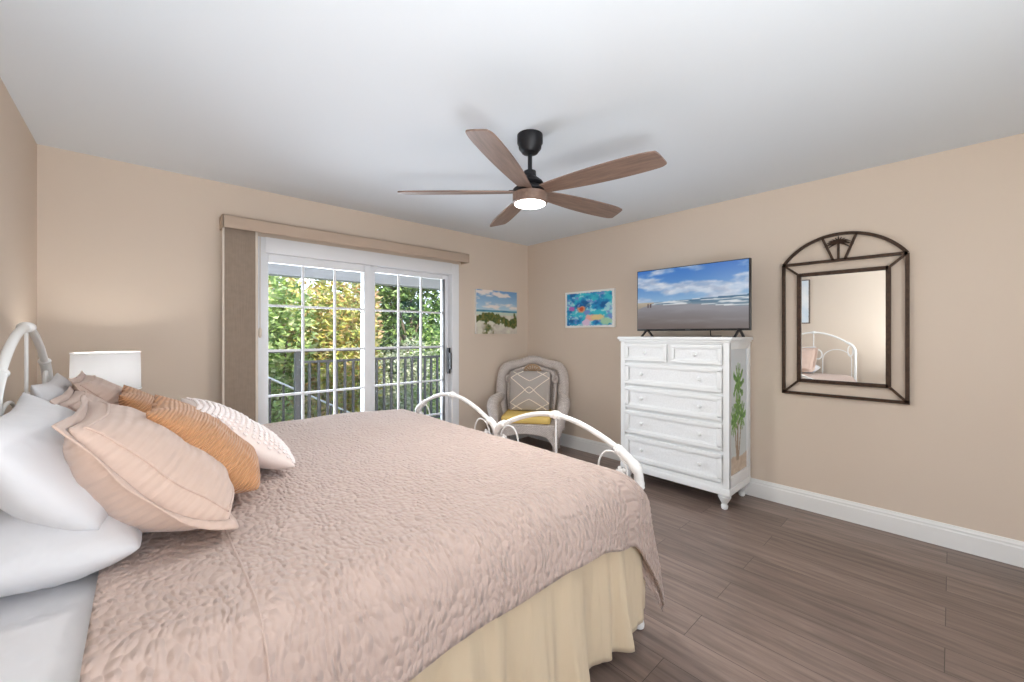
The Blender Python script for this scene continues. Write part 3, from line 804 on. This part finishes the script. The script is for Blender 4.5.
for k in range(5):
    a = R(-7.4+72*k)
    Mx = Matrix.Rotation(a, 4, 'Z') @ Matrix.Translation((0, 0, -.322)) @ Matrix.Rotation(R(-13), 4, 'X').inverted().inverted()
    b = blade_mb().build('blade', 'blade_wood', fan, 30); b.matrix_local = Mx
    br = MB().box(.04, .12, -.02, .02, .004, .010, .002).build('blade_iron', 'fan_black', b)
add_light('ceiling_fan_light', 'AREA', (FAN[0], FAN[1], CEIL-.41), (0, 0, 0), 18, (1, .97, .93), .17)

# ------------------------------------------------------------------ dresser and television
DXF, DXB, DY0, DY1 = 3.63, 4.088, -2.578, -1.668        # front, back, right side (near), left side
dz0, dz1 = .145, 1.255
ds = thing('dresser', 'tall white six-drawer dresser with turned feet, against the right wall', 'dresser', ((DXF+DXB)/2, (DY0+DY1)/2, 0))
OX, OY = (DXF+DXB)/2, (DY0+DY1)/2
def L(x, y): return x-OX, y-OY
X0, X1, Y0, Y1 = DXF-OX, DXB-OX, DY0-OY, DY1-OY
m = MB(); m.box(X0+.012, X1, Y0+.03, Y1-.004, dz0, dz1)
# stiles, rails of the face and side
m.box(X0, X0+.02, Y1-.045, Y1, dz0, dz1, .002).box(X0, X0+.02, Y0, Y0+.045, dz0, dz1, .002)
m.box(X0+.001, X0+.02, Y0+.045, Y1-.045, dz0, .195, .002).box(X0+.001, X0+.02, Y0+.045, Y1-.045, 1.235, dz1, .002)
m.box(X0+.001, X0+.035, Y0, Y0+.03, dz0, dz1, .002).box(X1-.045, X1, Y0, Y0+.03, dz0, dz1, .002)
m.box(X0+.035, X1-.045, Y0+.001, Y0+.03, 1.195, dz1, .002).box(X0+.035, X1-.045, Y0+.001, Y0+.03, dz0, .245, .002)
m.build('body', 'dresser_white', ds)
m = MB(); m.box(X0-.004, X1, Y0-.004, Y1+.004, dz0-.03, dz0+.02, .006); m.build('plinth', 'dresser_white', ds)
m = MB(); m.box(X0-.022, X1, Y0-.022, Y1+.022, 1.262, 1.287, .007).box(X0-.010, X1, Y0-.010, Y1+.010, 1.246, 1.262, .004); m.build('top', 'dresser_white', ds)
for fx_ in (X0+.045, X1-.045):
    for fy in (Y0+.05, Y1-.05):
        MB().lathe([(.016, 0), (.022, .006), (.025, .025), (.018, .04), (.030, .062), (.044, .088), (.046, .10), (.036, .106), (.034, .116)], (fx_, fy, 0), 24).build('foot', 'dresser_white', ds)
def drawer(y0, y1, z0, z1, knobs):
    m = MB()
    t = .028 if z1-z0 < .16 else .034
    m.box(X0-.012, X0+.004, y0, y1, z0, z0+t, .004).box(X0-.012, X0+.004, y0, y1, z1-t, z1, .004)
    m.box(X0-.012, X0+.004, y0, y0+t, z0+t*.6, z1-t*.6, .004).box(X0-.012, X0+.004, y1-t, y1, z0+t*.6, z1-t*.6, .004)
    b = .008
    m.box(X0-.006, X0+.004, y0+t, y1-t, z0+t, z0+t+b, .002).box(X0-.006, X0+.004, y0+t, y1-t, z1-t-b, z1-t, .002)
    d = m.build('drawer', 'dresser_white', ds)
    MB().box(X0-.001, X0+.006, y0+t+b*.5, y1-t-b*.5, z0+t+b*.5, z1-t-b*.5).build('woven_panel', 'grasscloth', d, 0)
    for ky in knobs:
        MB().lathe([(.005, 0), (.006, -.012), (.013, -.018), (.015, -.026), (.010, -.033), (.001, -.035)], (X0-.001, ky, (z0+z1)/2), 16, 'x').build('knob', 'dresser_white', d)
yl, yr = Y1-.05, Y0+.05
zs = [(1.078, 1.226), (.873, 1.057), (.663, .847), (.443, .638), (.208, .417)]
ym = (yl+yr)/2+.005
drawer(ym+.018, yl, *zs[0], [(ym+.018+yl)/2]); drawer(yr, ym-.018, *zs[0], [(yr+ym-.018)/2])
for z0_, z1_ in zs[1:]: drawer(yr, yl, z0_, z1_, [yl-.16, yr+.16])
def palm_paint(u, v):      # side panel art: two tufted palms on sand
    c = mixc((206, 214, 214), (214, 222, 228), v)
    if v < .13+.01*math.sin(u*7): c = mixc((190, 170, 150), (206, 190, 172), max(0, fbm(u*8, v*30)+.5))
    H = 950/350
    def tr(x0, x1, y0, y1, wd):
        if y0 <= v <= y1:
            t = (v-y0)/(y1-y0); xx = x0+(x1-x0)*t
            return abs(u-xx) < wd*(1.3-.6*t)
        return False
    if tr(.48, .50, .10, .72, .035): c = (150, 130, 110)
    if tr(.45, .28, .10, .48, .03) or tr(.52, .74, .10, .5, .025): c = (158, 140, 118)
    for (cx, cy, r_) in ((.52, .72, .17), (.28, .43, .13), (.72, .45, .12), (.50, .52, .12)):
        dx, dy = (u-cx)/2.6*2.2, (v-cy)
        rr = math.hypot(dx*1.0/1.6, dy); an = math.atan2(dy, dx)
        spike = .62+.38*math.cos(an*11+3*fbm(u*3, v*3))
        if rr < r_*spike+.02 and rr < r_: c = mixc((62, 118, 40), (128, 176, 76), max(0, min(1, .5+fbm(u*14, v*30))))
    return c
painted('painted_panel', 50, 130, lambda u, v: Vector((X0+.035+(X1-X0-.08)*u, Y0+.016, .245+.95*v)), palm_paint, ds, .4)

TY0, TY1 = -2.677, -1.759
tv = thing('television', 'flat television showing a beach picture, on top of the white dresser', 'television', (3.76, (TY0+TY1)/2, 1.287))
hw = (TY1-TY0)/2
MB().box(-.008, .03, -hw, hw, .05, .585, .004).box(.03, .065, -hw*.7, hw*.7, .08, .38, .01).build('casing', 'black_plastic', tv)
def beach(u, v):   # u: 0 left .. 1 right as seen; v up
    hz = .455+.05*(u-.2) if u > .2 else .455
    if v > hz:
        t = (v-hz)/(1-hz)
        c = mixc((150, 190, 226), (52, 120, 205), t**.8)
        n = fbm(u*3.2+1, v*5.5, 2, 5); cl = sstep(-.05, .5, n*.9+.62*math.exp(-((t-.62+.35*u)/.20)**2)+.25*max(0, .3-t)-.7*max(0, t-.75))
        c = mixc(c, mixc((186, 196, 218), (238, 240, 247), max(0, min(1, .55+1.3*fbm(u*7, v*12, 4, 5)))), cl*(.62+.3*max(0, min(1, .5+fbm(u*9, v*14, 8)))))
        return c
    t = (hz-v)/hz
    shore = .06+.30*max(0, u-.12)+.02*math.sin(u*9)
    if (abs(u-.112) < .006 or abs(u-.135) < .006) and .06 < t < .19: return (90, 60, 60)
    if u < .17 and t < .24*(1-u/.2)+.012*fbm(u*30, 1): return mixc((196, 182, 160), (150, 140, 128), t*3)
    if t < shore and u > .15:
        n = fbm(u*4, v*60, 6, 4); foam = sstep(.0, .35, n*.9+.35*math.exp(-((t/shore-.28)/.10)**2)+.30*math.exp(-((t/shore-.95)/.12)**2))
        b = mixc((54, 104, 140), (130, 150, 164), t/shore)
        return mixc(b, (232, 236, 240), foam)
    s = mixc((150, 150, 158), (112, 100, 96), min(1, (t-shore)*1.25))
    return mixc(s, (176, 176, 184), max(0, .3*fbm(u*3, v*12, 1)+.15*math.exp(-((t-.3)/.1)**2)))
painted('screen', 150, 90, lambda u, v: Vector((-.0095, hw-.008-(2*hw-.016)*u, .066+.512*v)), beach, tv, .35, .72)
for y in (-hw+.075, hw-.095):
    m = MB()
    m.prism([(-.105, 0), (-.085, 0), (.012, .062), (-.012, .062)], y-.008, y+.008, 'y').prism([(.105, 0), (.085, 0), (-.012, .062), (.012, .062)], y-.008, y+.008, 'y')
    m.build('leg', 'black_plastic', tv)
MB().box(-.0105, -.008, -.02, .02, .053, .060).build('badge', 'iron_grey', tv)
m = MB(); m.tube(spline([(.05, -.155, .09), (.055, -.155, .03), (.09, -.15, .006), (.32, -.14, .006)], 6), .004, 6); m.build('power_cord', 'black_plastic', tv)

# ------------------------------------------------------------------ mirror
MX = W-.022
mr = thing('wall_mirror', 'bronze metal wall mirror with arched top and small palm tree, on the right wall', 'mirror', (W-.001, -3.146, .86))
ox = -.018
def mp(y, z): return (ox, y+3.146, z-.86)
def bar(a, b, w_=.011, mb=None, d=.008):
    A, B = Vector(mp(*a)), Vector(mp(*b)); t = (B-A).normalized(); nn = Vector((1, 0, 0)); s_ = t.cross(nn)*w_
    vs = [mb.bm.verts.new(P+q*s_+k*nn*d) for P in (A, B) for q, k in ((-1, -1), (1, -1), (1, 1), (-1, 1))]
    for f in ((0, 1, 2, 3), (7, 6, 5, 4), (0, 4, 5, 1), (1, 5, 6, 2), (2, 6, 7, 3), (3, 7, 4, 0)): mb.bm.faces.new([vs[i] for i in f])
yL, yR, zb, zt_, zarch = -2.806, -3.486, .867, 1.833, 2.018
iL, iR, ib, it_ = -2.905, -3.396, .964, 1.748
m = MB()
for a, b in (((yL, zb), (yL, zt_)), ((yR, zb), (yR, zt_)), ((yL+.011, zb), (yR-.011, zb)), ((yL, zt_), (yR, zt_))): bar(a, b, .0105, m)
rad = ((yL-yR)**2/4+(zarch-zt_)**2)/(2*(zarch-zt_)); cyy, czz = (yL+yR)/2, zarch-rad
a0 = math.asin((yL-yR)/2/rad)
ap = [(cyy+rad*math.sin(a0-2*a0*k/28), czz+rad*math.cos(a0-2*a0*k/28)) for k in range(29)]
for a, b in zip(ap, ap[1:]): bar(a, b, .0105, m)
m.build('outer_frame', 'bronze', mr, 40)
m = MB()
for a, b in (((iL, ib-.012), (iL, it_+.012)), ((iR, ib-.012), (iR, it_+.012)), ((iL, ib), (iR, ib)), ((iL, it_), (iR, it_))): bar(a, b, .013, m, .010)
m.build('inner_frame', 'bronze', mr, 40)
for a, b in (((yL, zb), (iL, ib)), ((yR, zb), (iR, ib)), ((yL, zt_), (iL, it_)), ((yR, zt_), (iR, it_)), ((-3.108, zt_), (-3.045, 2.0)), ((-3.171, zt_), (-3.235, 2.008))):
    m = MB(); bar(a, b, .0075, m); m.build('strut', 'bronze', mr, 40)
m = MB(); bar((-3.136, zt_), (-3.136, 1.955), .007, m, .005)
m.build('palm_trunk', 'bronze', mr)
m = MB(); cx_, cz_ = -3.136, 1.957
for k in range(13):
    a = R(-22+224*k/12); l = .086-.030*abs(math.sin(a))
    pts = []
    for j in range(7):
        t = j/6; pts.append(Vector(mp(cx_+l*t*math.cos(a), cz_+l*t*math.sin(a)*.85+.012*t*(1-abs(math.sin(a)))-.030*t*t*abs(math.cos(a)))))
    m.tube(pts, [.004, .0055, .006, .0055, .0045, .003, .0012], 6)
m.build('palm_fronds', 'bronze', mr)
MB().box(-.016, -.010, iR+3.146, iL+3.146, ib-.86, it_-.86).build('mirror_glass', 'mirror', mr, 0)

# ------------------------------------------------------------------ pictures
def canvas(name, label, loc, w_, h_, d_, face, colour, nu=110, nv=90, frame=None):
    """face 'y' hangs on the window wall, 'x' on the right wall, '-x' on the headboard wall"""
    t = thing(name, label, 'picture', loc)
    if face == 'y':
        MB().box(-w_/2, w_/2, -d_, 0, -h_/2, h_/2, .002).build('canvas', 'canvas_edge', t)
        pos = lambda u, v: Vector((-w_/2+w_*u, -d_-.001, -h_/2+h_*v))
    elif face == 'x':
        MB().box(-d_, 0, -w_/2, w_/2, -h_/2, h_/2, .002).build('canvas', 'canvas_edge', t)
        pos = lambda u, v: Vector((-d_-.001, w_/2-w_*u, -h_/2+h_*v))
    else:
        MB().box(0, d_, -w_/2-.015, w_/2+.015, -h_/2-.015, h_/2+.015, .002).build('frame', 'frame_dark', t)
        pos = lambda u, v: Vector((d_+.001, -w_/2+w_*u, -h_/2+h_*v))
    painted('painting', nu, nv, pos, colour, t, .7)
    return t
def dunes(u, v):
    if v > .55:
        t = (v-.55)/.45; c = mixc((180, 208, 222), (112, 158, 204), t)
        return mixc(c, (236, 226, 220), sstep(0, .4, fbm(u*2.5, v*7, 3)+.05))
    if v > .50: return mixc((60, 120, 150), (110, 170, 186), max(0, min(1, .5+fbm(u*5, v*40))))
    g = fbm(u*6, v*6, 7)+.25*fbm(u*22, v*9, 1)
    band = math.exp(-((v-.30-.06*math.sin(u*5))/.10)**2)
    path = math.exp(-((u-.42+(.4-v)*.5)/.10)**2)*(1 if v < .45 else 0)
    sand = mixc((216, 214, 196), (190, 178, 170), max(0, min(1, .5+g)))
    if v > .43: sand = mixc(sand, (190, 214, 196), .6)
    grass = mixc((60, 84, 40), (124, 118, 60), max(0, min(1, .5+fbm(u*16, v*16, 2))))
    k = sstep(.15, .5, band*1.1+g*.9-.12); k2 = path*sstep(-.25, .1, g)
    return mixc(sand, grass, max(k, k2*.9 if v < .3 else 0))
def reef(u, v):
    e = min(u, 1-u)*1.4; f = min(v, 1-v)
    if min(e, f) < .055+.012*fbm(u*20, v*20): return (236, 236, 234)
    a = fbm(u*4, v*4, 1)+.4*fbm(u*11, v*9, 5); b = fbm(u*5+9, v*5, 3)+.4*fbm(u*14, v*12, 6)
    c = mixc((30, 130, 196), (60, 196, 214), sstep(-.4, .4, a)); c = mixc(c, (190, 232, 234), sstep(.08, .4, b)*.8); c = mixc(c, (24, 70, 130), sstep(.3, .6, -a)*.5)
    c = mixc(c, (120, 150, 214), sstep(.2, .6, fbm(u*6, v*6, 12)))
    def bl(cx, cy, rx, ry): return sstep(1.15, .7, math.hypot((u-cx)/rx, (v-cy)/ry)+.35*fbm(u*14, v*14, 8))
    c = mixc(c, (186, 110, 190), bl(.15, .52, .07, .07)); c = mixc(c, (226, 160, 120), bl(.35, .5, .09, .10)); c = mixc(c, (206, 90, 60), bl(.35, .5, .045, .06))
    c = mixc(c, (236, 178, 168), bl(.55, .26, .12, .10)); c = mixc(c, (226, 206, 150), bl(.68, .27, .16, .08)); c = mixc(c, (224, 200, 226), bl(.45, .13, .09, .10))
    c = mixc(c, (170, 214, 180), bl(.85, .16, .12, .10))
    return c
canvas('beach_painting', 'painting of a beach path through grassy dunes, on the window wall above the chair', (3.573, -.0, 1.567), .632, .51, .03, 'y', dunes)
canvas('reef_painting', 'colourful blue abstract underwater painting with white border, left of the television', (W, -.975, 1.585), .66, .405, .03, 'x', reef)
canvas('framed_print', 'pale blue print in dark frame above the headboard, seen in the mirror', (0, -1.75, 1.82), .82, .66, .025, '-x', lambda u, v: mixc((206, 220, 230), (236, 238, 238), max(0, min(1, .5+fbm(u*3, v*3, 2)))), 40, 30)

# ------------------------------------------------------------------ wicker chair
CH = (3.62, -.53); CRZ = R(-52)      # front of the chair is local -Y, turned to face the camera
ch = thing('wicker_chair', 'grey-white wicker armchair with curved back in the corner by the window', 'armchair', (CH[0], CH[1], 0), CRZ)
def back_top(x):      # outline height of the back at local x (|x|<=.37)
    a = abs(x)/.37
    return 1.0-.05*sstep(.15, .5, a)-.03*sstep(.6, .8, a)-.16*sstep(.8, 1.0, a)**1.6
def back_y(x, z): return .29-.62*x*x*(1.0)+.10*(z-.4)
m = MB()
def bk(u, v):
    x = -.375+.75*u; z0, z1 = .30, back_top(x)-.03
    z = z0+(z1-z0)*v
    return Vector((x, back_y(x, z), z))
m.grid(40, 26, bk); o = m.build('backrest', 'wicker', ch, 180); s_ = o.modifiers.new('t', 'SOLIDIFY'); s_.thickness = .03; s_.offset = 0
# padded wicker rim around the back: broad roll
rim = []
for k in range(9): rim.append((-.365-.012*math.sin(k/8*PI), .0, .42+(.40)*k/8))
half = [(.335, .12, .36), (.352, .155, .52), (.358, .19, .68), (.356, .225, .80), (.34, .25, .875), (.30, .275, .925), (.24, .30, .945), (.16, .32, .958), (.09, .33, .985), (0, .335, 1.005)]
pts = [(-a, b, c) for a, b, c in half]+half[-2::-1]
sp = spline(pts, 6); n_ = len(sp)
m = MB(); m.tube(sp, [.05+.016*math.sin(PI*i/(n_-1)*1.0)*0+.012*abs(math.cos(PI*i/(n_-1))) for i in range(n_)], 14); m.build('back_rim', 'wicker', ch, 180)
m = MB()     # inner roll that frames the open back panel
sp = spline([(-.245, .10, .46), (-.262, .15, .62), (-.255, .19, .78), (-.215, .225, .865), (-.12, .255, .90), (0, .265, .915), (.12, .255, .90), (.215, .225, .865), (.255, .19, .78), (.262, .15, .62), (.245, .10, .46)], 6)
m.tube(sp, .022, 10); m.build('inner_braid', 'wicker', ch, 180)
for sg in (-1, 1):
    m = MB()
    ring_c = (sg*.262, .155, .80)
    m.tube([(ring_c[0]+.03*math.cos(a), ring_c[1]-.02, ring_c[2]+.035*math.sin(a)) for a in [2*PI*k/16 for k in range(16)]], .011, 8, closed=True)
    m.build('curl', 'wicker', ch, 180)
# openwork shell motif at the top of the back
m = MB()
for k in range(8):
    a = R(20+140*k/7)
    m.tube([(.02*math.cos(a), .222, .865+.01*math.sin(a)), (.095*math.cos(a), .235, .862+.088*math.sin(a))], [.005, .009], 8)
m.tube([(.10*math.cos(R(12+156*k/16)), .236, .862+.093*math.sin(R(12+156*k/16))) for k in range(17)], .008, 8)
m.build('shell_motif', mat('wicker_tan', (190, 160, 128), .8), ch, 180)
# arms: broad rolled arms sweeping forward and out
for sg in (-1, 1):
    m = MB()
    sp = spline([(sg*.345, .16, .60), (sg*.365, .06, .592), (sg*.38, -.08, .585), (sg*.38, -.20, .56), (sg*.36, -.275, .49), (sg*.335, -.305, .38), (sg*.31, -.30, .27)], 6); n_ = len(sp)
    m.tube(sp, [.042+.02*math.sin(PI*min(1, i/(n_-1)*1.15)) for i in range(n_)], 14)
    def side(u, v, sg=sg):
        y = .22-.50*u; zt = .575-.02*u-.22*sstep(.8, 1, u); z = .26+(zt-.26)*v
        return Vector((sg*(.315+.07*v*v), y, z))
    m.build('arm', 'wicker', ch, 180)
    m = MB(); m.grid(20, 12, side); o = m.build('arm_panel', 'wicker', ch, 180); s_ = o.modifiers.new('t', 'SOLIDIFY'); s_.thickness = .025; s_.offset = 0
m = MB()
m.box(-.315, .315, -.30, .25, .335, .375, .012); m.build('seat', 'wicker', ch)
def apron(x0, y0, x1, y1, arch):
    m = MB(); N = 24
    def f(u, v):
        x, y = x0+(x1-x0)*u, y0+(y1-y0)*u
        zb_ = .235-.03+arch*math.sin(PI*u)**.7*.06*1.2-(.10*(sstep(.18, 0, u)+sstep(.82, 1, u)))
        return Vector((x, y, zb_+(.36-zb_)*v))
    m.grid(N, 8, f); o = m.build('apron', 'wicker', ch, 180); s_ = o.modifiers.new('t', 'SOLIDIFY'); s_.thickness = .02; s_.offset = 0
apron(-.31, -.30, .31, -.30, 1); apron(-.31, .24, -.31, -.30, 1); apron(.31, -.30, .31, .24, 1); apron(.31, .24, -.31, .24, 1)
for sx_ in (-.295, .295):
    for sy_ in (-.285, .235): MB().tube([(sx_, sy_, .0), (sx_*.99, sy_, .15), (sx_, sy_, .35)], [.024, .028, .034], 12).build('leg', 'wicker', ch, 180)
CM = Matrix.Translation((CH[0], CH[1], 0)) @ Matrix.Rotation(CRZ, 4, 'Z')
sc1 = MB(); sc1.box(-.275, .245, -.295, .21, .377, .455, .03)
o = sc1.build('seat_cushion', 'yellow_cotton', None, 60); o.matrix_world = CM
tag(o, 'yellow box seat cushion on the wicker armchair', 'cushion')
def diamonds(o, f):
    mb = MB()
    def line(a, b):
        pts = [f(a[0]+(b[0]-a[0])*k/10, a[1]+(b[1]-a[1])*k/10)+Vector((0, .003, 0)) for k in range(11)]
        mb.tube(pts, .0055, 6)
    for (a, b) in (((.0+.03, .78), (.5, .44)), ((.5, .44), (.97, .78)), ((.03, .22), (.5, .56)), ((.5, .56), (.97, .22)), ((.10, .96), (.5, .70)), ((.5, .70), (.90, .96)), ((.03, .78), (.36, .97)), ((.97, .78), (.64, .97)), ((.03, .22), (.36, .03)), ((.97, .22), (.64, .03)), ((.10, .04), (.5, .30)), ((.5, .30), (.90, .04))): line(a, b)
    mb.build('diamond_cord', 'cream_cord', o)
mb_p = pillow('throw_pillow', 'grey pillow with cream diamond cord pattern, upright on the yellow seat cushion', 'pillow', 'grey_linen', .47, .46, .12, (0, 0), (0, 1), 0, seed=11, extra=diamonds, pinch=.04)
mb_p.matrix_world = CM @ Matrix.Translation((-.01, .055, .678)) @ Matrix.Rotation(R(-14), 4, 'X') @ Matrix.Rotation(PI, 4, 'Z')
